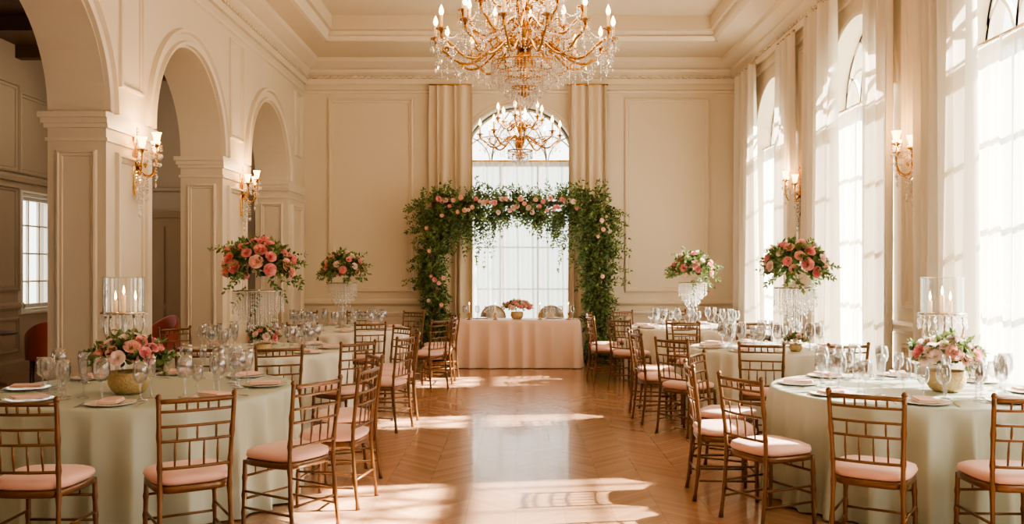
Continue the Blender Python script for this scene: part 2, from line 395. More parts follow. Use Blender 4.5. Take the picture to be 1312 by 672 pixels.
# windows
def window(name,mp,uc,h,sill,spr,arch,label,td=-.22,cols=3,rows=5,bw=.034):
    mb=MB()
    def b(u0,u1,z0,z1,t0,t1,mi=0): mb.box(0,1,0,1,0,1,mi,lambda x,y,z:mp(u0+(u1-u0)*x,z0+(z1-z0)*z,t0+(t1-t0)*y))
    w=.06
    b(uc-h,uc-h+w,sill,spr,td-.04,td+.04); b(uc+h-w,uc+h,sill,spr,td-.04,td+.04)
    b(uc-h+w,uc+h-w,sill,sill+.09,td-.04,td+.04); b(uc-h+w,uc+h-w,spr-.05,spr+.05,td-.05,td+.05)
    for i in range(1,cols):
        u=uc-h+2*h*i/cols; b(u-.018,u+.018,sill+.09,spr-.05,td-.02,td+.02)
    for i in range(1,rows):
        z=sill+(spr-sill)*i/rows; b(uc-h+w,uc+h-w,z-.013,z+.013,td-.018,td+.018)
    if arch:
        def arc(cx,r,a0,a1,wd,clip=True,n=28):
            pts=[]
            for i in range(n+1):
                a=a0+(a1-a0)*i/n; pts.append((cx+r*math.cos(a),r*math.sin(a),a))
            for i in range(n):
                p,q=pts[i],pts[i+1]
                if clip and (p[0]**2+p[1]**2>h*h or q[0]**2+q[1]**2>h*h or p[1]<0 or q[1]<0): continue
                vs=[]
                for (x,z,a) in(p,q):
                    for rr in(r-wd,r+0):
                        for t in(td-.02,td+.02): vs.append(mp(uc+cx+rr*math.cos(a),spr+rr*math.sin(a),t))
                mb.add(vs,[(0,1,3,2),(4,6,7,5),(0,4,5,1),(2,3,7,6),(0,2,6,4),(1,5,7,3)])
        arc(0,h,0,pi,.055,False,40)
        st=2*h/4
        for k in range(0,5):
            c=-h+k*st
            for rr in(st,2*st,3*st):
                if rr<3*st or k in(0,4): arc(c,rr,0,pi,bw)
        n=30
        vs=[mp(uc,spr,td)]+[mp(uc+h*math.cos(pi*i/n),spr+h*math.sin(pi*i/n),td) for i in range(n+1)]
        mb.add(vs,[(0,i+1,i+2) for i in range(n)],1)
    mb.add([mp(uc-h,sill,td),mp(uc+h,sill,td),mp(uc+h,spr,td),mp(uc-h,spr,td)],[(0,1,2,3)],1)
    b(uc-h-.0,uc+h+.0,sill-.05,sill,-.16,.0)
    struct(name,mb,[WIN,PANE],label,'window',False)
i=1
for c in WINY+[3.55,.25]:
    window('window_%d'%i,mR,c,WH,SILL,WS,True,'tall white arched window with traceried fanlight',rows=4); i+=1
window('window_6',mB,BWX,BH,.5,BS,True,'tall white arched window with traceried fanlight',rows=4,bw=.022)
window('window_7',mA,AWY,.48,.95,2.75,False,'white multi-pane casement window',-.1,3,4)
window('window_8',mA,6.0,.5,.95,2.75,False,'white multi-pane casement window',-.12,3,4)

# curtains
def curtain(name,mp,u0,u1,z0,z1,t,folds,amp,mat,label,gather=0,cat='curtain',group=None,hem=0):
    mb=MB(); nu=max(24,folds*10); nz=22; ph=U(0,6); vs=[]
    for j in range(nz+1):
        v=j/nz; z=z0+(z1-z0)*v
        for i in range(nu+1):
            s=i/nu
            uu=u0+(u1-u0)*s
            uu+=.25*(u1-u0)/folds*math.sin(2*pi*folds*s*.5+2*ph+v)
            uu=min(max(uu,u0),u1)
            a=amp*(.6+.4*(1-v)) 
            d=math.sin(2*pi*folds*s+ph+.5*math.sin(2.2*v+ph))+.4*math.sin(2*pi*folds*.43*s+1.3*ph+1.5*v)
            vs.append(mp(uu,z,t+a*d))
    mb.add(vs,[(j*(nu+1)+i,j*(nu+1)+i+1,(j+1)*(nu+1)+i+1,(j+1)*(nu+1)+i) for j in range(nz) for i in range(nu)],0,True)
    me=mb.mesh(name,mat,False)
    parts=[('fabric',me)]
    rb=MB(); rb.tube([mp(u0,z1+.01,t),mp(u1,z1+.01,t)],.012,8)
    parts.append(('curtain_rod',rb.mesh('curtain_rod',GOLD),None,'slim gilt curtain rod'))
    thing(name,label,cat,(0,0,0),parts,group=group)
G='drapes at the tall windows'
curtain('curtain',mB,-1.5,-.74,.02,4.8,.13,5,.065,DRAPE,'floor-length champagne drape beside the arched window',group=G)
curtain('curtain',mB,.9,1.62,.02,4.8,.13,5,.065,DRAPE,'floor-length champagne drape beside the arched window',group=G)
curtain('sheer_curtain',mB,BWX-BH+.01,BWX+BH-.01,.52,3.5,-.08,15,.045,SHEER,'translucent white voile curtain over the arched window',cat='curtain')
G2='voile curtains at the side windows'
for c in WINY+[3.55]:
    curtain('sheer_curtain',mR,c-WH+.01,c+WH-.01,SILL+.02,WS,-.08,11,.035,SHEER,'translucent white voile curtain at arched window',cat='curtain',group=G2)
for a,b,t in((13.9,14.95,.17),(12.05,12.85,.13),(10.4,11.5,.17),(8.98,9.7,.11),(7.3,8.25,.17)):
    curtain('curtain',mR,a,b,.02,4.8,t,6,.08 if t>.14 else .05,SHEER2,'floor-length cream drape beside arched window',group=G)

# ------------------------------------------------------------ furniture templates
def turned(p0,p1,r,n=16,rings=(.25,.5,.75)):
    p0=Vector(p0);p1=Vector(p1);pts=[];rad=[]
    for i in range(n+1):
        s=i/n; pts.append(p0.lerp(p1,s)); k=1
        for q in rings:
            if abs(s-q)<.6/n: k=1.3
        rad.append(r*k)
    return pts,rad
def chair_parts():
    P=[]
    for sx in(-1,1):
        mb=MB(); p,r=turned((sx*.195,.19,0),(sx*.185,.185,.43),.0135); mb.tube(p,r,8)
        P.append(('leg',mb.mesh('chair_front_leg',CHAIR)))
    for sx in(-1,1):
        mb=MB(); pts=[(sx*.19,-.235,0),(sx*.185,-.21,.2),(sx*.18,-.195,.42),(sx*.182,-.2,.55),(sx*.188,-.22,.72),(sx*.195,-.245,.92)]
        q=[];rd=[]
        for a,b in zip(pts[:-1],pts[1:]):
            for k in range(4):
                q.append(Vector(a).lerp(Vector(b),k/4)); rd.append(.017 if k==0 else .0128)
        q.append(pts[-1]); rd.append(.014)
        mb.tube(q,rd,8); mb.lathe([(.0,.03),(.012,.024),(.018,.008),(.013,0)],8,(sx*.195,-.245,.918))
        P.append(('leg',mb.mesh('chair_back_leg',CHAIR),None,'back leg rising into the back post'))
    def yb(z): return -.198-.047*max(0,(z-.5)/.42)
    mb=MB()
    def rail(z,r,bow=.02,w=.185):
        pts=[(w*(-1+2*i/10),yb(z)-bow*(1-(-1+2*i/10)**2),z) for i in range(11)]
        mb.tube(pts,r,8)
    rail(.905,.0135); rail(.85,.008); rail(.77,.008); rail(.69,.008); rail(.545,.009)
    def sp(x,z0,z1,r=.0046):
        k=lambda z:yb(z)-.02*(1-(x/.185)**2)
        mb.tube([(x,k(z0),z0),(x,k((z0+z1)/2),(z0+z1)/2),(x,k(z1),z1)],[r,r*1.5,r],6)
    for x in(-.11,-.055,0,.055,.11): sp(x,.85,.905)
    for x in(-.1,0,.1): sp(x,.69,.77)
    for x in(-.11,-.037,.037,.11): sp(x,.545,.69)
    P.append(('backrest',mb.mesh('chair_backrest',CHAIR)))
    mb=MB()
    n=28
    def sup(w,d,z,e=5,cy=0):
        o=[]
        for i in range(n):
            a=2*pi*i/n; c,s=math.cos(a),math.sin(a)
            k=(abs(c)**e+abs(s)**e)**(-1/e); o.append((w*k*c*(1+.06*k*s),cy+d*k*s,z))
        return o
    def stack(L,mi=0):
        vs=[];
        for l in L: vs+=l
        fs=[(i*n+k,i*n+(k+1)%n,(i+1)*n+(k+1)%n,(i+1)*n+k) for i in range(len(L)-1) for k in range(n)]
        fs+=[tuple(range(n)),tuple((len(L)-1)*n+k for k in range(n))]
        mb.add(vs,fs,mi,True)
    stack([sup(.198,.198,.405),sup(.205,.205,.412),sup(.205,.205,.438),sup(.198,.198,.445)])
    P.append(('seat_frame',mb.mesh('chair_seat_frame',CHAIR)))
    mb=MB()
    stack([sup(.185,.185,.445,4,.0),sup(.207,.203,.452,4),sup(.215,.21,.47,4),sup(.209,.205,.49,4),sup(.18,.178,.504,3.5),sup(.1,.1,.51,3)])
    P.append(('seat_cushion',mb.mesh('chair_seat_cushion',CUSH),None,'blush pink padded seat cushion'))
    mb=MB()
    for sx in(-1,1):
        for z in(.14,.24): mb.tube([(sx*.193,.19,z),(sx*.186,-.2,z)],.008,6)
    for z in(.19,.33): mb.tube([(-.19,.188,z),(.19,.188,z)],.008,6)
    for z in(.19,): mb.tube([(-.185,-.21,z),(.185,-.21,z)],.008,6)
    for x in(-.1,0,.1): mb.tube([(x,.188,.33),(x,.188,.41)],.005,6)
    P.append(('stretcher',mb.mesh('chair_stretcher',CHAIR)))
    return P
CH=chair_parts()
def chair(x,y,tx,ty,label,jit=0):
    rz=math.atan2(-(tx-x),(ty-y))+jit+U(-.05,.05)
    thing('dining_chair',label,'chair',(x,y,0),CH,rz=rz,group='gilded dining chairs at the tables')

def cloth_mesh(name,per,h,mat,amp=.035,folds=17,flare=.07,seed=0,z0=.012,soft=.5):
    mb=MB(); n=len(per); rnd=random.Random(seed)
    ph=[rnd.uniform(0,6) for _ in range(6)]
    vs=[];L=[]
    for sc in(.5,.85,.97): L.append([(x*sc,y*sc,h) for x,y,_,_ in per])
    L.append([(x,y,h-.003) for x,y,_,_ in per]); L.append([(x+nx*.008,y+ny*.008,h-.015) for x,y,nx,ny in per])
    m=20
    for j in range(1,m+1):
        t=j/m; row=[]
        for i,(x,y,nx,ny) in enumerate(per):
            s=2*pi*i/n
            th=folds*s+ph[0]+1.6*math.sin(2*s+ph[1])+1.1*math.sin(5*s+ph[3])
            w=(1-soft)*(1-2*abs(math.sin(th/2))**.9)+soft*math.cos(th)
            w=w*(.75+.25*math.sin(3*s+ph[4]+.8*t))+.3*math.sin((folds*.6//1+5)*s+ph[2]+.8*math.sin(4*s+ph[5])+1.2*t)
            d=.016+flare*t+amp*w*(t**.5)
            row.append((x+nx*d,y+ny*d,h-.015-(h-.015-z0)*t))
        L.append(row)
    for l in L: vs+=l
    k=len(vs); vs.append((0,0,h))
    fs=[(i*n+q,i*n+(q+1)%n,(i+1)*n+(q+1)%n,(i+1)*n+q) for i in range(len(L)-1) for q in range(n)]+[(k,q,(q+1)%n) for q in range(n)]
    mb.add(vs,fs,0,True); return mb.mesh(name,mat)
def round_table(x,y,r,mat,label,seed):
    n=480; per=[(r*math.cos(2*pi*i/n),r*math.sin(2*pi*i/n),math.cos(2*pi*i/n),math.sin(2*pi*i/n)) for i in range(n)]
    cm=cloth_mesh('tablecloth',per,.76,mat,.056,27,.045,seed,soft=.5)
    mb=MB(); mb.lathe([(0,.72),(r-.03,.72),(r-.02,.735),(r-.03,.752),(0,.752)],48)
    tm=mb.mesh('table_top',DKWOOD)
    mb=MB(); mb.lathe([(0,0),(.35,0),(.35,.03),(.08,.08),(.05,.2),(.05,.6),(.15,.72),(0,.72)],24)
    thing('dining_table',label,'table',(x,y,0),[('tablecloth',cm,None,'floor-length draped tablecloth'),('table_top',tm),('pedestal',mb.mesh('table_pedestal',DKWOOD))])

def glass_meshes():
    mb=MB(); mb.lathe([(.0,.095),(.02,.1),(.034,.115),(.041,.145),(.04,.175),(.034,.215),(.032,.215),(.038,.175),(.039,.145),(.032,.118),(.0,.102)],16)
    bowl=mb.mesh('wine_glass_bowl',GLASS)
    mb=MB(); mb.lathe([(0,0),(.036,0),(.036,.003),(.012,.008),(.0055,.02),(.005,.085),(.012,.098),(0,.099)],16)
    stem=mb.mesh('wine_glass_stem',GLASS)
    mb=MB(); mb.lathe([(.0,.12),(.016,.125),(.024,.15),(.027,.2),(.024,.245),(.022,.245),(.025,.2),(.022,.15),(0,.128)],14)
    fl=mb.mesh('flute_bowl',GLASS)
    mb=MB(); mb.lathe([(0,0),(.032,0),(.032,.003),(.01,.008),(.005,.02),(.005,.11),(.012,.122),(0,.122)],14)
    fs=mb.mesh('flute_stem',GLASS)
    return bowl,stem,fl,fs
GB,GS,FB,FS=glass_meshes()
mb=MB(); mb.lathe([(0,.004),(.09,.004),(.1,0),(.105,.002),(.15,.012),(.152,.015),(.148,.015),(.1,.006),(0,.006)],32)
CHG=mb.mesh('charger_plate',PLATE)
mb=MB()
for k,(w,d,z) in enumerate(((.06,.1,.0),(.056,.096,.01))):
    vs=[]
    for j,(s,dz) in enumerate(((.97,0),(1,.004),(.97,.009))):
        for (a,b) in((-1,-1),(0,-1.05),(1,-1),(1.03,0),(1,1),(0,1.05),(-1,1),(-1.03,0)):
            vs.append((a*w*s,b*d*s,z+dz+.002*math.sin(3*a+b)))
    mb.add(vs,[(i*8+q,i*8+(q+1)%8,(i+1)*8+(q+1)%8,(i+1)*8+q) for i in range(2) for q in range(8)]+[tuple(range(8)),tuple(range(16,24))])
NAP=mb.mesh('napkin',NAPK)
mb=MB(); mb.box(-.006,.006,-.1,.02,0,.003); mb.box(-.012,.012,.02,.04,0,.003)
for x in(-.01,-.0035,.0035,.01): mb.box(x-.0015,x+.0015,.04,.09,0,.003)
FORK=mb.mesh('fork',SILV)
mb=MB(); mb.box(-.006,.006,-.11,.0,0,.004); mb.add([(-.008,0,0),(.008,0,0),(.009,.08,0),(-.002,.11,0),(-.008,0,.002),(.008,0,.002),(.009,.08,.002),(-.002,.11,.002)],[(0,1,2,3),(4,5,6,7),(0,1,5,4),(1,2,6,5),(2,3,7,6),(3,0,4,7)])
KNIFE=mb.mesh('knife',SILV)

def settings(cx,cy,r,n,where,a0=0,detail=True,keep=()):
    H=.761
    def ok(p,rad=.05):
        return all((p[0]-kx)**2+(p[1]-ky)**2>(kr+rad)**2 for kx,ky,kr in keep)
    for i in range(n):
        a=a0+2*pi*i/n
        def pos(rr,da=0): return (cx+rr*math.cos(a+da),cy+rr*math.sin(a+da),H)
        rz=a+pi/2
        p=pos(r-.19)
        if ok(p,.15):
            thing('charger_plate','white porcelain charger plate on '+where,'plate',p,mesh=CHG,rz=rz,group='plates on the set tables')
            thing('napkin','folded blush napkin on a white plate','napkin',(p[0],p[1],p[2]+.0155),mesh=NAP,rz=rz+U(-.2,.2),group='napkins on the plates')
        for rr,dd,k,sc in((r-.33,.2,0,1.12),(r-.41,.03,0,.95),(r-.43,.30,1,1.08),(r-.35,-.17,0,1.22)):
            q=pos(rr,dd/r)
            if not ok(q): continue
            if k==0: thing('wine_glass','clear stemmed wine glass on '+where,'glass',q,[('bowl',GB),('stem',GS)],sc=sc*U(.95,1.05),group='wine glasses on the set tables')
            else: thing('champagne_flute','slim clear champagne flute on '+where,'glass',q,[('bowl',FB),('stem',FS)],sc=sc*U(.95,1.05),group='champagne flutes on the set tables')
        if detail:
            thing('fork','silver fork beside a plate','fork',pos(r-.17,-.18/(r-.17)),mesh=FORK,rz=rz,group='forks on the set tables')
            thing('knife','silver knife beside a plate','knife',pos(r-.17,.18/(r-.17)),mesh=KNIFE,rz=rz,group='knives on the set tables')

# rose
def rose_mesh(name,mat):
    mb=MB()
    for l,(n,rd,h) in enumerate(((3,.16,1.0),(4,.34,.98),(5,.54,.86),(6,.74,.68),(6,.92,.46))):
        off=l*.9
        for k in range(n):
            a0=off+2*pi*k/n; w=pi/n*1.35; vs=[]
            for j in range(5):
                v=j/4
                for i in range(5):
                    u=-1+i/2
                    rr=rd*(.25+.75*v**.55)+.11*v**5+.05*u*u*(-1)
                    z=-.45+h*v-.12*v**5-.14*u*u*v
                    a=a0+u*w*(.5+.5*math.sin(pi*min(1,v*.75+.1)))
                    vs.append((rr*math.cos(a),rr*math.sin(a),z))
            mb.add(vs,[(j*5+i,j*5+i+1,(j+1)*5+i+1,(j+1)*5+i) for j in range(4) for i in range(4)],0,True)
    return mb.mesh(name,mat,False)
RO=[rose_mesh('rose_pink',ROSEP),rose_mesh('rose_peach',ROSEC),rose_mesh('rose_blush',ROSEW)]
RL=['pink rose','peach pink rose','pale blush rose']
def rose_part(p,d,r,w=(.5,.3,.2)):
    k=random.choices([0,1,2],w)[0]
    q=Vector(d).normalized().to_track_quat('Z','Y').to_matrix().to_4x4()
    return ('rose',RO[k],T(Vector(p))@q@Matrix.Rotation(U(0,6),4,'Z')@Matrix.Scale(r,4),RL[k])
def bouquet(c,rx,rz,nr,rr,nleaf,L,nsprig,slen,w=(.5,.3,.2),droop=.35,low=-.35,span=1.25,dz=-.02):
    mb=MB(); c=Vector(c); parts=[]
    for i in range(nleaf):
        d=rv()
        if d.z<low: d.z=-d.z
        p=c+Vector((d.x*rx,d.y*rx,d.z*rz))*U(.5,.9)
        mb.leaf(p,d+rv()*.7,rv(),L*U(.7,1.15),L*.5)
    for i in range(nsprig):
        d=rv(); d.z=d.z*.5+dz; d.normalize()
        p=c+Vector((d.x*rx,d.y*rx,d.z*rz))*.75
        mb.sprig(p,d,slen*U(.6,1.2),6,L*.8,droop)
    parts.append(('foliage',mb.mesh('foliage',LEAF,False),None,'mixed green leaves'))
    for i in range(nr):
        z=1-(i+.5)/nr*span; a=i*2.39996+U(-.15,.15); q=math.sqrt(max(0,1-z*z))
        d=Vector((q*math.cos(a),q*math.sin(a),z))
        p=c+Vector((d.x*rx,d.y*rx,d.z*rz))*U(.94,1.04)
        parts.append(rose_part(p,d+Vector((0,0,.1)),rr*U(.75,1.15),w))
    return parts
def tall_center(x,y,H,rx,rz,label,nr,rr,seed,w=(.5,.3,.2),sl=.17):
    random.seed(seed)
    P=[]
    mb=MB(); mb.lathe([(0,0),(.11,0),(.11,.012),(.05,.02),(.02,.05),(0,.05)],24); P.append(('base',mb.mesh('centerpiece_base',SILV)))
    mb=MB(); zc=H-rz*.8
    pr=[(.010,.05)]
    k=int((zc-.1)/.06)
    for i in range(k):
        z=.06+(zc-.1)*i/k; pr+=[(.011,z),(.02,z+.025),(.011,z+.05)]
    pr+=[(.010,zc)]
    mb.lathe(pr,12); P.append(('stem',mb.mesh('centerpiece_stem',GLASS),None,'clear beaded glass stem'))
    mb=MB(); mb.lathe([(0,zc-.015),(rx*.6,zc-.008),(rx*.61,zc),(rx*.6,zc+.008),(0,zc+.008)],24); P.append(('tray',mb.mesh('centerpiece_tray',SILV)))
    mb=MB()
    for ring_r,L0 in((rx*.6,.15),(rx*.46,.22),(rx*.32,.29),(rx*.18,.35)):
        n=int(ring_r*2*pi/.045)
        for i in range(n):
            a=2*pi*i/n; mb.strand((ring_r*math.cos(a),ring_r*math.sin(a),zc-.012),L0*U(.75,1.15)*rx/.35,.0075)
    P.append(('crystal_fringe',mb.mesh('crystal_fringe',CRYSB,False),None,'hanging fringe of crystal beads'))
    P+=bouquet((0,0,H),rx*.86,rz,nr,rr,int(640*rx/.4),.09,30,sl,w,.45)
    thing('flower_centerpiece',label,'flowers',(x,y,.761),P)
def low_center(x,y,z,s,label,nr,rr,w,seed,wide=1):
    random.seed(seed); P=[]
    mb=MB(); mb.lathe([(0,0),(.07*s,0),(.095*s,.02*s),(.115*s,.055*s),(.118*s,.09*s),(.11*s,.12*s),(.114*s,.132*s),(.1*s,.13*s),(.1*s,.09*s),(0,.03*s)],28)
    P.append(('bowl',mb.mesh('flower_bowl',BASK),None,'rounded woven gilt bowl'))
    P+=bouquet((0,0,.2*s),.2*s*wide,.14*s,nr,rr,int(340*s),.055*s+.01,16,.08*s,w,.05,-.05,.95,.3)
    thing('flower_centerpiece',label,'flowers',(x,y,z),P)
def hurricane(x,y,z,label):
    P=[]
    mb=MB(); mb.lathe([(0,0),(.085,0),(.085,.01),(.045,.018),(.018,.04),(.03,.07),(.014,.1),(.024,.15),(.012,.19),(.022,.24),(.012,.3),(.03,.36),(.014,.42),(.02,.5),(0,.5)],16)
    P.append(('base',mb.mesh('candleholder_base',CRYSB),None,'faceted crystal pedestal'))
    mb=MB(); mb.lathe([(0,.5),(.15,.5),(.16,.505),(.165,.515),(.155,.52),(0,.52)],32)
    P.append(('tray',mb.mesh('candleholder_tray',SILV)))
    mb=MB()
    for i in range(22):
        a=2*pi*i/22; mb.strand((.16*math.cos(a),.16*math.sin(a),.498),.03 if i%2 else .06,.011)
    for i in range(5):
        a=2*pi*(i+.5)/5; mb.strand((.12*math.cos(a),.12*math.sin(a),.34),.06,.011)
    P.append(('crystal_drops',mb.mesh('crystal_drops',CRYSB,False),None,'ring of crystal drops'))
    for i in range(5):
        a=2*pi*(i+.5)/5; pts=bez((.015,0,.33),(.09,0,.24),(.18,0,.34),(.13,0,.5),10)
        mb=MB(); mb.tube([(p[0]*math.cos(a),p[0]*math.sin(a),p[2]) for p in pts],.009,6)
        mb.tube([((.07+.03*(1-t*.7)*math.cos(6*t))*math.cos(a),(.07+.03*(1-t*.7)*math.cos(6*t))*math.sin(a),.36+.03*(1-t*.7)*math.sin(6*t)) for t in [q/10 for q in range(10)]],.006,5)
        P.append(('arm',mb.mesh('candleholder_arm',SILV)))
    mb=MB()
    mb.lathe([(.145,.52),(.145,.77)],36); mb.tube([(.146*math.cos(2*pi*i/36),.146*math.sin(2*pi*i/36),.775) for i in range(37)],.004,6)
    P.append(('glass_cylinder',mb.mesh('glass_cylinder',CLEAR,False)))
    for (dx,dy,h) in((0,0,.12),(-.075,.03,.08),(.075,.03,.08)):
        mb=MB(); mb.lathe([(0,.52),(.014,.52),(.014,.52+h),(.012,.526+h),(0,.524+h)],14,(dx,dy,0))
        cm=mb.mesh('slim_candle',WAX)
        mb=MB(); mb.lathe([(0,.526+h),(.007,.538+h),(.009,.552+h),(.005,.575+h),(0,.597+h)],10,(dx,dy,0))
        P.append(('candle',cm,None,'slim ivory candle',[('flame',mb.mesh('candle_flame',FLAME))]))
    thing('hurricane_candleholder',label,'candle holder',(x,y,z),P)

# ------------------------------------------------------------ layout
TAB=[(-2.6,6.36,1.0,SAGE,'round dining table with sage green satin tablecloth',1),
(-2.65,9.35,.91,SAGE2,'round dining table with pale sage tablecloth and tall flowers',2),
(-2.5,12.7,.98,IVORY,'round dining table with ivory tablecloth near the end wall',3),
(2.78,6.32,.94,SAGE,'round dining table with sage green satin tablecloth by the window',4),
(2.72,9.6,.84,SAGE2,'round dining table with pale sage tablecloth by the windows',5),
(2.58,13.0,.94,IVORY,'round dining table with ivory tablecloth near the floral arch',6)]
for t in TAB: round_table(*t)
CHR={0:[(-2.55,4.86),(-1.82,4.99),(-1.4,5.56),(-1.24,6.18),(-1.32,6.92)],
1:[(-2.12,7.93),(-2.7,7.9),(-1.62,8.4),(-1.32,8.98),(-1.29,9.63),(-1.5,10.27),(-3.72,10.15)],
2:[(-1.9,11.42),(-2.6,11.3),(-1.2,12.0),(-1.1,12.65),(-1.12,13.3),(-1.72,13.98),(-2.5,14.15),(-3.2,13.98)],
3:[(2.03,5.08),(2.73,4.98),(1.62,5.72),(1.48,6.36),(1.66,7.05)],
4:[(2.28,8.3),(2.93,8.25),(1.68,8.75),(1.51,9.42),(1.57,10.1),(2.2,10.88),(2.95,10.97)],
5:[(1.56,12.1),(1.3,12.75),(1.34,13.4),(1.85,14.18),(2.6,14.45),(3.25,14.22),(2.2,11.66),(2.95,11.66)]}
CL=['gilded wooden dining chair with blush cushion at sage-clothed table','gilded wooden dining chair with blush cushion beside arcade table','gilded wooden dining chair with blush cushion at ivory-clothed table',
'gilded wooden dining chair with blush cushion at sage-clothed table','gilded wooden dining chair with blush cushion at window-side table','gilded wooden dining chair with blush cushion near floral arch']
for k,l in CHR.items():
    for (x,y) in l: chair(x,y,TAB[k][0],TAB[k][1],CL[k])
tall_center(-2.69,9.4,.86,.43,.31,'tall pink rose centerpiece with crystal fringe on table',36,.066,21,(.6,.25,.15),.22)
tall_center(-2.45,12.75,.84,.33,.25,'tall pink rose centerpiece with crystal fringe near end wall',28,.058,22)
tall_center(3.0,9.6,.87,.37,.29,'tall pink rose centerpiece with crystal fringe by the window',32,.062,23)
tall_center(2.57,13.0,.84,.33,.25,'tall blush rose centerpiece with crystal fringe near arch',28,.058,24,(.55,.3,.15))
low_center(-2.6,6.05,.761,1.15,'low pink rose arrangement in woven gilt bowl on table',28,.052,(.5,.3,.2),31)
low_center(2.95,6.15,.761,1.1,'low pale pink rose arrangement in woven gilt bowl on table',26,.056,(.35,.15,.5),32)
low_center(-2.5,8.9,.761,.75,'small blush and green arrangement on the round table',14,.04,(.2,.2,.6),33)
low_center(2.85,9.12,.761,.55,'small green and white arrangement on the round table',9,.03,(.05,.05,.9),34)
hurricane(-2.93,6.72,.761,'hurricane candles on branched crystal stand on the set table')
hurricane(3.14,6.6,.761,'hurricane candles on branched crystal stand by the window')
random.seed(5)
settings(-2.6,6.36,1.0,8,'the sage-clothed table',-pi/2+.12,True,[(-2.6,6.05,.25),(-2.93,6.72,.12)])
settings(-2.65,9.35,.91,8,'the pale sage-clothed table',.2,False,[(-2.69,9.4,.11),(-2.5,8.9,.15)])
settings(-2.5,12.7,.98,8,'the ivory-clothed table',.3,False,[(-2.45,12.75,.11)])
settings(2.78,6.32,.94,8,'the sage-clothed table',-pi/2-.3,True,[(2.95,6.15,.24),(3.14,6.6,.12)])
settings(2.72,9.6,.84,8,'the pale sage-clothed table',.1,False,[(3.0,9.6,.11),(2.85,9.12,.12)])
settings(2.58,13.0,.94,8,'the ivory-clothed table',.4,False,[(2.57,13.0,.11)])

# head table
hx,hy=.04,14.72; W2,D2=1.0,.3
per=[]
def edge(a,b,n,nx,ny):
    for i in range(n):
        s=i/n; per.append((a[0]+(b[0]-a[0])*s,a[1]+(b[1]-a[1])*s,nx,ny))
c=.03
def corner(cx,cy,a0):
    for i in range(6):
        a=a0+pi/2*i/6; per.append((cx+c*math.cos(a),cy+c*math.sin(a),math.cos(a),math.sin(a)))
edge((W2,-D2+c),(W2,D2-c),45,1,0); corner(W2-c,D2-c,0); edge((W2-c,D2),(-W2+c,D2),140,0,1); corner(-W2+c,D2-c,pi/2)
edge((-W2,D2-c),(-W2,-D2+c),45,-1,0); corner(-W2+c,-D2+c,pi); edge((-W2+c,-D2),(W2-c,-D2),140,0,-1); corner(W2-c,-D2+c,1.5*pi)
cm=cloth_mesh('tablecloth',per,.78,BLUSH,.034,19,.04,9,soft=.5)
mb=MB(); mb.box(-W2+.02,W2-.02,-D2+.02,D2-.02,.72,.77); tm=mb.mesh('table_top',DKWOOD)
lg=[]
for sx in(-1,1):
    for sy in(-1,1):
        mb=MB(); mb.box(sx*.93-.025,sx*.93+.025,sy*.23-.025,sy*.23+.025,0,.72); lg.append(('leg',mb.mesh('table_leg',DKWOOD)))
thing('head_table','rectangular head table with champagne satin cloth beneath floral arch','table',(hx,hy,0),[('tablecloth',cm,None,'floor-length champagne satin tablecloth'),('table_top',tm)]+lg)
low_center(hx-.01,hy-.02,.782,.9,'low wide blush rose arrangement on the head table',30,.044,(.3,.3,.4),41,1.35)
for x,y in((-.66,.0),(-.5,-.1),(-.42,.02),(-.86,-.02),(.46,-.1),(.7,.0),(.58,-.14),(.9,-.05)):
    thing('wine_glass','clear stemmed wine glass on the head table','glass',(hx+x,hy+y,.781),[('bowl',GB),('stem',GS)],group='wine glasses on the set tables')
for x in(-.6,.6):
    thing('charger_plate','white porcelain charger plate on the head table','plate',(hx+x,hy+.14,.781),mesh=CHG,group='plates on the set tables')
for x in(-.78,-.36,.36,.82):
    P=[]
    mb=MB(); mb.lathe([(0,0),(.04,0),(.04,.008),(.012,.02),(.008,.08),(.016,.1),(.016,.115),(0,.115)],14); P.append(('holder',mb.mesh('candlestick_holder',GOLD)))
    mb=MB(); mb.lathe([(0,.115),(.009,.115),(.008,.24),(0,.242)],10); cmn=mb.mesh('taper_candle',WAX)
    mb=MB(); mb.lathe([(0,.242),(.006,.25),(.007,.26),(0,.285)],8)
    P.append(('candle',cmn,None,None,[('flame',mb.mesh('taper_flame',FLAME))]))
    thing('candlestick','small gilt candlestick with lit ivory taper','candlestick',(hx+x,hy-.22,.781),P,group='candlesticks on the head table')
# oval back chairs
P=[]
for sx in(-1,1):
    for sy in(-1,1):
        mb=MB(); mb.tube([(sx*.2,sy*.17,0),(sx*.2,sy*.17,.2),(sx*.21,sy*.17,.42)],[.012,.018,.024],8); P.append(('leg',mb.mesh('oval_chair_leg',GOLD)))
mb=MB(); mb.lathe([(0,.42),(.22,.42),(.23,.44),(.225,.48),(.2,.5),(0,.505)],28); P.append(('seat',mb.mesh('oval_chair_seat',CREAMF)))
mb=MB(); pts=[(.21*math.cos(2*pi*i/24),-.24,.77+.19*math.sin(2*pi*i/24)) for i in range(25)]; mb.tube(pts,.014,8)
for sx in(-1,1): mb.tube([(sx*.1,-.21,.44),(sx*.1,-.24,.6)],.014,8)
P.append(('backrest',mb.mesh('oval_chair_back_frame',GOLD)))
mb=MB(); n=24; vs=[(0,-.255,.77)]+[(.195*math.cos(2*pi*i/n),-.245,.77+.175*math.sin(2*pi*i/n)) for i in range(n)]+[(0,-.225,.77)]
mb.add(vs,[(0,1+i,1+(i+1)%n) for i in range(n)]+[(n+1,1+i,1+(i+1)%n) for i in range(n)],0,True)
P.append(('back_pad',mb.mesh('oval_chair_pad',CREAMF)))
for x in(-.42,.58): thing('oval_back_chair','gilt oval-back chair with cream upholstery at head table','chair',(hx+x,15.34,0),P,rz=pi,group='oval-back chairs at the head table')

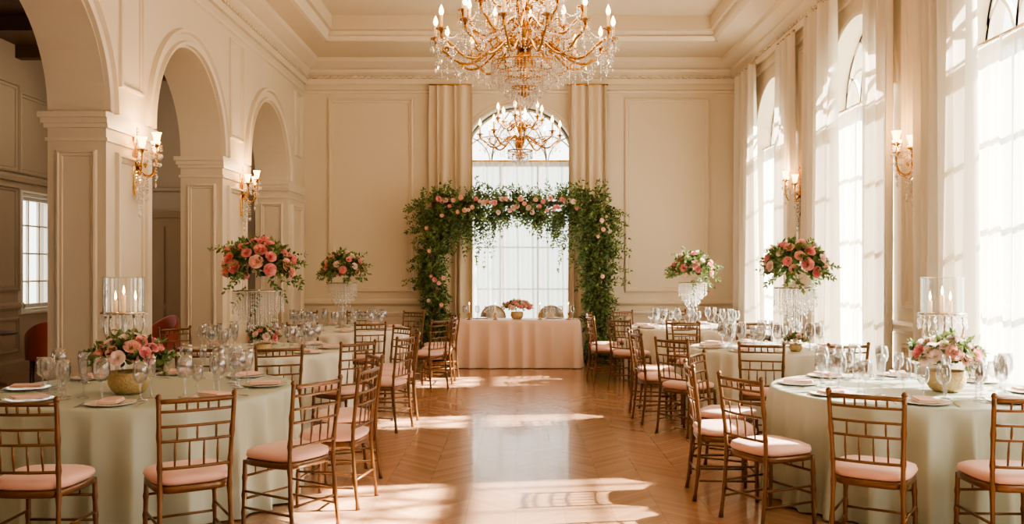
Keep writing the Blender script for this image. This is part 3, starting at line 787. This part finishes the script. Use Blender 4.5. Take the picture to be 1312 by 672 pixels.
# floral arch
random.seed(77)
P=[]; ay=15.22; LX,RX=-1.38,1.42; TOPZ=2.72
mb=MB()
for x in(LX,RX):
    for dy in(-.18,.18): mb.tube([(x,dy,0),(x,dy,TOPZ)],.018,8)
    mb.tube([(x,-.18,TOPZ),(x,.18,TOPZ)],.018,8)
for dy in(-.18,.18): mb.tube([(LX,dy,TOPZ),(RX,dy,TOPZ)],.018,8)
P.append(('frame',mb.mesh('arch_frame',DKWOOD),None,'dark metal garden arch frame'))
mb=MB()
def clump(cx,cz,r,n,L=.095,bias=(0,0,0),sl=.28,dr=.4):
    for i in range(n):
        d=rv(); d.y=d.y*.6-.15
        if d.y>.3:d.y=-d.y
        p=Vector((cx+d.x*r*U(.2,.85),max(-.3,min(.18,d.y*.26)),cz+d.z*r*U(.2,.9)))
        dd=(d+Vector(bias)+rv()*.4); dd.y=max(-.9,min(.2,dd.y))
        mb.sprig(p,dd,sl*U(.5,1.1)*min(1,r/.2),6,L,dr,.42)
z=.08
while z<2.6:
    clump(LX+.02+.05*math.sin(3*z),z,.18*(1+.15*math.sin(4.3*z)),16,bias=(0,0,-.5),sl=.28,dr=.6)
    clump(RX+.04*math.sin(2.6*z+1),z,.2*(1+.15*math.sin(3.7*z+1)),17,bias=(0,0,-.6),sl=.28,dr=.6); z+=.12
x=LX-.05
while x<RX+.1:
    e=abs(x-.03)/1.4
    clump(x,TOPZ-.05-.03*math.sin(4*x),.18+.07*e,17,bias=(0,0,-.15),sl=.32); x+=.13
for (x,z,n,l) in((-.95,2.45,18,.5),(-.72,2.45,18,.75),(-.55,2.45,14,.75),(-.35,2.5,8,.4),(-1.1,2.3,12,.4),(.75,2.5,20,.6),(1.0,2.4,20,.8),(1.12,2.2,16,.75),(1.1,1.9,10,.5),(.55,2.55,12,.5),(.3,2.6,8,.3)):
    for i in range(n):
        mb.sprig((x+U(-.12,.12),U(-.25,.05),z+U(-.1,.15)),(U(-.4,.4),U(-.3,.1),-.7),l*U(.5,1),9,.075,.5,.42)
for i in range(34):
    s=random.choice((-1,1)); zz=U(1.4,2.85)
    mb.sprig(((LX if s<0 else RX)+s*.12,U(-.2,.1),zz),(s,U(-.2,.2),U(-.2,.5)),U(.2,.42),8,.085,.45,.42)
for i in range(34):
    mb.sprig((U(LX,RX),U(-.2,.1),TOPZ+.05),(U(-.5,.5),U(-.2,.2),1),U(.12,.28),6,.08,.3,.42)
for (cx,k) in((LX,1),(RX,1.1)):
    for i in range(40):
        mb.sprig((cx+U(-.22,.22),U(-.3,.1),U(.08,.4)),(U(-1,1),U(-.5,.1),U(-.2,.4)),.2,5,.08,.4,.42)
P.append(('foliage',mb.mesh('arch_foliage',LEAF,False),None,'dense green vine foliage'))
for i in range(38):
    x=LX+.08+(RX-LX)*((i+.5)/38)*.84; P.append(rose_part((x,-.38+U(-.05,.04),TOPZ-.06+U(-.13,.13)),(U(-.4,.4),-1,U(-.2,.5)),U(.03,.05),(.25,.45,.3)))
for i in range(9):
    zz=U(.9,2.6); P.append(rose_part((LX+U(-.1,.2),-.35+U(-.05,.05),zz),(U(-.3,.5),-1,.2),U(.028,.045),(.3,.45,.25)))
for i in range(4):
    zz=U(1.2,2.6); P.append(rose_part((RX+U(-.2,.2),-.36+U(-.05,.05),zz),(U(-.3,.3),-1,.2),U(.028,.04),(.2,.5,.3)))
thing('floral_arch','green leafy wedding arch with pink and peach roses','floral arch',(0,ay,0),P)

# ------------------------------------------------------------ chandeliers
def candle_parts(s):
    mb=MB(); mb.lathe([(0,-.02*s),(.012*s,-.015*s),(.02*s,0),(.05*s,.008*s),(.053*s,.016*s),(.02*s,.014*s),(.018*s,.03*s),(0,.03*s)],12); cup=mb.mesh('candle_cup',GOLD)
    mb=MB(); mb.lathe([(0,.0),(.014*s,.0),(.014*s,.11*s),(0,.112*s)],10); can=mb.mesh('candle_tube',WAX)
    mb=MB(); mb.lathe([(0,0),(.013*s,.006*s),(.023*s,.03*s),(.017*s,.06*s),(.005*s,.09*s),(0,.1*s)],10); bl=mb.mesh('flame_bulb',BULB)
    return cup,can,bl
def chandelier(loc,tiers,s,top,label,seed,basket,th=1.0,cs=1.0):
    random.seed(seed); P=[]
    cup,can,bl=candle_parts(s*cs)
    mb=MB(); zt=max(t[2] for t in tiers)+.25*s
    mb.lathe([(0,.1*s),(.03*s,.12*s),(.05*s,.2*s),(.02*s,.28*s),(.06*s,.38*s),(.09*s,.46*s),(.05*s,.52*s),(.025*s,.6*s),(.06*s,.7*s),(.075*s,.78*s),(.03*s,.86*s),(.02*s,zt-.1),(.05*s,zt),(0,zt+.06)],20)
    P.append(('stem',mb.mesh('chandelier_stem',GOLD),None,'turned gilt central column'))
    mb=MB(); H=top-loc[2]; z=zt+.04; k=0
    while z<H-.04:
        pts=[]
        for i in range(9):
            a=2*pi*i/8; x=.014*math.cos(a); zz=.03*math.sin(a)
            pts.append((x,0,z+zz) if k%2 else (0,x,z+zz))
        mb.tube(pts,.004,5); z+=.048; k+=1
    mb.lathe([(0,H-.08),(.03,H-.06),(.08,H-.01),(.08,H-.001),(0,H-.001)],16)
    P.append(('chain',mb.mesh('chandelier_chain',GOLD),None,'gilt chain and ceiling rose'))
    cr=MB()
    for (n,rad,zc,hub,off,dip) in tiers:
        mb=MB()
        pts=bez((.04*s,0,hub),(rad*.3,0,hub+.34*s),(rad*.5,0,zc-dip*2.2),(rad*.86,0,zc-dip*.6),14)+bez((rad*.86,0,zc-dip*.6),(rad*.99,0,zc-dip*.3),(rad,0,zc-.08*s),(rad,0,zc-.02*s),5)[1:]
        mb.tube(pts,[.0125*s*th]*len(pts),7)
        for cx0,cz0,rr0,sg in((.55,zc-dip*.75+.06*s,.075,1),(.3,hub+.02*s,.06,-1)):
            sc=[(rad*cx0+rr0*s*(1-t*.8)*math.cos(sg*7*t+2),0,cz0+rr0*s*(1-t*.8)*math.sin(sg*7*t+2)) for t in [i/14 for i in range(14)]]
            mb.tube(sc,.0065*s*th,6)
        am=mb.mesh('chandelier_arm',GOLD)
        for i in range(n):
            a=off+2*pi*i/n
            M=Matrix.Rotation(a,4,'Z')
            P.append(('arm',am,M,None,[('candle_cup',cup,T((rad,0,zc))),('candle',can,T((rad,0,zc+.028*s*cs))),('bulb',bl,T((rad,0,zc+.138*s*cs)))]))
            cx,cy=rad*math.cos(a),rad*math.sin(a)
            for q in range(6):
                b=2*pi*q/6; cr.strand((cx+.05*s*math.cos(b),cy+.05*s*math.sin(b),zc+.004*s),.085*s,.008*s)
            cr.strand((cx,cy,zc-.03*s),.25*s,.0095*s)
            for kk,ll in((.5,.15),(.62,.15),(.74,.14),(.88,.12)):
                cr.strand((cx*kk,cy*kk,zc-dip*(1.25-.6*kk)),ll*s,.0085*s)
            a2=off+2*pi*(i+1)/n; q0=Vector((cx,cy,zc)); q1=Vector((rad*math.cos(a2),rad*math.sin(a2),zc))
            for sag in(.11,.2,.28) if rad>.7*s else (.11,.2):
                m=max(6,int((q1-q0).length/(.022*s)))
                for j in range(1,m):
                    u=j/m; p=q0.lerp(q1,u); p.z-=4*u*(1-u)*sag*s; cr.bead(p,.0083*s)
            p=q0.lerp(q1,.5); cr.strand((p.x,p.y,p.z-.21*s),.08*s,.009*s)
            q1=Vector((.06*math.cos(a),.06*math.sin(a),hub+.35*s)); m=max(6,int((q1-q0).length/(.026*s)))
            for j in range(1,m):
                u=j/m; p=q0.lerp(q1,u); p.z-=4*u*(1-u)*.16*s; cr.bead(p,.008*s)
    P.append(('crystal_swags',cr.mesh('crystal_swags',CRYST,False),None,'strings of crystal beads and drops'))
    cr=MB()
    for (rr,z0,L) in basket:
        n=int(2*pi*rr/(.032*s))
        for i in range(n):
            a=2*pi*i/n; cr.strand((rr*math.cos(a),rr*math.sin(a),z0),L,.009*s)
    P.append(('crystal_basket',cr.mesh('crystal_basket',CRYST,False),None,'tiered basket of hanging crystal drops'))
    for (rr,z0,L) in basket:
        mb=MB()
        mb.tube([(rr*math.cos(2*pi*i/32),rr*math.sin(2*pi*i/32),z0+.01) for i in range(33)],.008*s*th,6)
        for q in range(4): mb.tube([(0,0,z0+.03),(rr*math.cos(q*pi/2),rr*math.sin(q*pi/2),z0+.01)],.005*s,5)
        P.append(('basket_ring',mb.mesh('basket_ring',GOLD)))
    thing('chandelier',label,'chandelier',loc,P)
chandelier((.09,8.7,3.16),[(14,.86,.66,.55,0,.22),(10,.6,.9,.75,.2,.2),(6,.36,1.15,.95,0,.15)],1.0,5.62,'large gilt crystal chandelier with lit candle bulbs',3,
  [(.32,.42,.13),(.25,.34,.13),(.18,.26,.12),(.12,.19,.12),(.06,.13,.1)],1.0,1.0)
chandelier((.07,12.5,3.04),[(8,.56,.42,.34,.1,.16),(6,.32,.64,.5,.3,.12)],.72,5.62,'smaller gilt crystal chandelier hanging near the floral arch',4,
  [(.17,.2,.08),(.11,.15,.08),(.06,.1,.06)],1.5,1.3)

# sconces: local +Y out of the wall
def sconce_parts():
    P=[]
    mb=MB(); vs=[]
    prz=[(-.3,.012),(-.24,.03),(-.16,.025),(-.08,.045),(0,.04),(.08,.055),(.16,.035),(.22,.045),(.28,.012)]
    for z,w in prz: vs+=[(-w,.0,z),(-w*.7,.018,z),(0,.026,z),(w*.7,.018,z),(w,0,z)]
    mb.add(vs,[(i*5+k,i*5+k+1,(i+1)*5+k+1,(i+1)*5+k) for i in range(len(prz)-1) for k in range(4)],0,True)
    mb.lathe([(0,-.03),(.03,-.02),(.035,0),(.02,.03),(0,.04)],12,(0,.035,-.02)); mb.lathe([(0,-.02),(.02,-.01),(.012,.02),(0,.05)],10,(0,.02,.28))
    P.append(('backplate',mb.mesh('sconce_backplate',GOLD)))
    cup,can,bl=candle_parts(.9)
    cr=MB()
    mb=MB(); mb.lathe([(.012,0),(.022,.02),(.03,.05),(.033,.075),(.044,.105),(.042,.105),(.031,.075),(.028,.05),(.01,.004)],14); sh=mb.mesh('sconce_shade',SHADE)
    for dx,dy,dz in((-.15,.13,.08),(.15,.13,.08),(0,.2,.14)):
        mb=MB(); mb.tube(bez((0,.03,-.04),(dx*.6,dy*.6,-.2),(dx*1.25,dy*1.15,-.12),(dx,dy,dz),12),.0065,7)
        mb.tube([(dx*.5+.03*(1-t)*math.cos(7*t),dy*.5,-.03+.03*(1-t)*math.sin(7*t)) for t in [i/10 for i in range(10)]],.0045,6)
        am=mb.mesh('sconce_arm',GOLD)
        P.append(('arm',am,None,None,[('candle_cup',cup,T((dx,dy,dz))),('lamp_shade',sh,T((dx,dy,dz+.02)),'lit frosted glass tulip shade')]))
        for q in range(7):
            b=2*pi*q/7; cr.strand((dx+.045*math.cos(b),dy+.045*math.sin(b),dz+.004),.08,.0085)
        cr.strand((dx,dy,dz-.02),.24,.011)
        cr.strand((dx*.5,dy*.6,-.12),.2,.011)
        for sg in(.2,.35):
            for j in range(1,11):
                u=j/11; cr.bead((dx*u,.03+(dy-.03)*u,.2+(dz-.2)*u-sg*u*(1-u)),.009)
    for i in range(9): cr.strand((-.08+.02*i,.05,-.1-.02*(4-abs(i-4))),.12+.04*(4-abs(i-4)),.011)
    P.append(('crystal_drops',cr.mesh('sconce_crystals',CRYST,False),None,'hanging crystal drops'))
    return P
SP=sconce_parts()
for x,y,rz in((XL+.002,8.72,-pi/2),(XL+.002,12.1,-pi/2),(XR-.002,8.62,pi/2),(XR-.002,12.15,pi/2)):
    thing('wall_sconce','gilt crystal wall sconce with three lit shades','wall lamp',(x,y,2.64),SP,rz=rz,sc=1.08,group='wall sconces between the arches and windows')
    l=bpy.data.lights.new('sconce_light','POINT'); l.energy=20; l.color=(1,.66,.34); l.shadow_soft_size=.08
    o=bpy.data.objects.new('sconce_light',l); o.location=(x+(.24 if x<0 else -.24),y,2.93); COL.objects.link(o)

# aisle furniture
P=[]
for sx in(-1,1):
    for sy in(-1,1):
        mb=MB(); mb.tube([(sx*.22,sy*.2,0),(sx*.21,sy*.19,.3)],[.013,.02],8); P.append(('leg',mb.mesh('tub_chair_leg',DKWOOD)))
mb=MB(); mb.lathe([(0,.3),(.27,.3),(.29,.33),(.29,.42),(.26,.46),(0,.47)],28); P.append(('seat',mb.mesh('tub_chair_seat',REDV)))
mb=MB(); n=24; vs=[]
for i in range(n+1):
    a=-pi-.25+(pi+.5)*i/n; hgt=.62+.24*max(0,math.sin(pi*i/n))**1.5
    for r,z in((.25,.36),(.26,hgt-.03),(.285,hgt),(.315,hgt-.03),(.31,.3)): vs.append((r*math.cos(a),r*math.sin(a),z))
mb.add(vs,[(i*5+k,i*5+k+1,(i+1)*5+k+1,(i+1)*5+k) for i in range(n) for k in range(4)]+[(0,1,2,3,4),tuple(n*5+k for k in range(5))],0,True)
P.append(('backrest',mb.mesh('tub_chair_back',REDV)))
TUB=P
for x,y,r in((-5.65,14.2,2.6),(-6.75,13.0,.4),(-5.0,14.9,2.9),(-7.2,11.4,.9)):
    thing('tub_chair','coral velvet tub chair standing in the side aisle','armchair',(x,y,0),TUB,rz=r,group='tub chairs in the side aisle')
for x,y in((-6.1,13.5),(-7.2,12.3)):
    mb=MB(); mb.lathe([(0,.70),(.33,.70),(.35,.715),(.33,.73),(0,.73)],32); a=mb.mesh('cafe_table_top',DKWOOD)
    mb=MB(); mb.lathe([(0,0),(.22,0),(.2,.03),(.04,.06),(.03,.4),(.05,.65),(.1,.70),(0,.70)],20)
    thing('side_table','small round dark wood table in the side aisle','table',(x,y,0),[('table_top',a),('pedestal',mb.mesh('cafe_pedestal',DKWOOD))],group='dark tables in the side aisle')

# ------------------------------------------------------------ lights
w=bpy.data.worlds.new('World'); S.world=w; w.use_nodes=True
nt=w.node_tree; bg=nt.nodes['Background']
tc=nt.nodes.new('ShaderNodeTexCoord'); sp=nt.nodes.new('ShaderNodeSeparateXYZ'); nt.links.new(tc.outputs['Generated'],sp.inputs[0])
rp=nt.nodes.new('ShaderNodeValToRGB'); rp.color_ramp.elements[0].position=.0; rp.color_ramp.elements[0].color=(.66,.72,.64,1); rp.color_ramp.elements[1].position=.3; rp.color_ramp.elements[1].color=(1,.985,.97,1)
nt.links.new(sp.outputs[2],rp.inputs[0]); nt.links.new(rp.outputs[0],bg.inputs[0]); bg.inputs[1].default_value=4.4
l=bpy.data.lights.new('sun','SUN'); l.energy=82; l.angle=math.radians(1.2); l.color=(1,.93,.83)
o=bpy.data.objects.new('sun',l); o.rotation_euler=Vector((-1,-.15,-.78)).to_track_quat('-Z','Y').to_euler(); o.location=(10,12,8); COL.objects.link(o)
def area(name,loc,d,sx,sy,e,col=(1,1,1),portal=False):
    l=bpy.data.lights.new(name,'AREA'); l.shape='RECTANGLE'; l.size=sx; l.size_y=sy; l.energy=e; l.color=col
    if portal: l.cycles.is_portal=True
    o=bpy.data.objects.new(name,l); o.location=loc; o.rotation_euler=Vector(d).to_track_quat('-Z','Z').to_euler(); COL.objects.link(o); return o
for c in WINY+[3.55,.25]: area('window_portal',(XR+.4,c,2.5),(-1,0,0),2.1,4.2,1,portal=True)
area('window_portal',(BWX,YB+.4,2.5),(0,-1,0),2.1,4.2,1,portal=True)
def pt(name,loc,e,col,r):
    l=bpy.data.lights.new(name,'POINT'); l.energy=e; l.color=col; l.shadow_soft_size=r
    o=bpy.data.objects.new(name,l); o.location=loc; COL.objects.link(o)
WC=(1,.83,.62)
pt('chandelier_and_fill_light',(.09,8.7,4.35),72,WC,.35)
pt('chandelier_and_fill_light',(.07,12.5,3.9),45,WC,.2)
pt('chandelier_and_fill_light',(.09,2.5,4.3),35,(1,.9,.76),.4)  # added fill lamp above the view; no chandelier hangs here
pt('aisle_fill_light',(-6,9,4.2),32,WC,.3); pt('aisle_fill_light',(-6.2,13.6,4.2),36,WC,.3)  # added fill lamps that brighten the side aisle, without any fixture

# ------------------------------------------------------------ camera
cd=bpy.data.cameras.new('camera'); cam=bpy.data.objects.new('camera',cd); COL.objects.link(cam)
cam.location=(0,0,1.6); cam.rotation_euler=(pi/2,0,0)
cd.sensor_width=36; cd.lens=F/1312*36; cd.shift_x=-4/1312; cd.shift_y=9/1312; cd.clip_start=.05; cd.clip_end=200
S.camera=cam
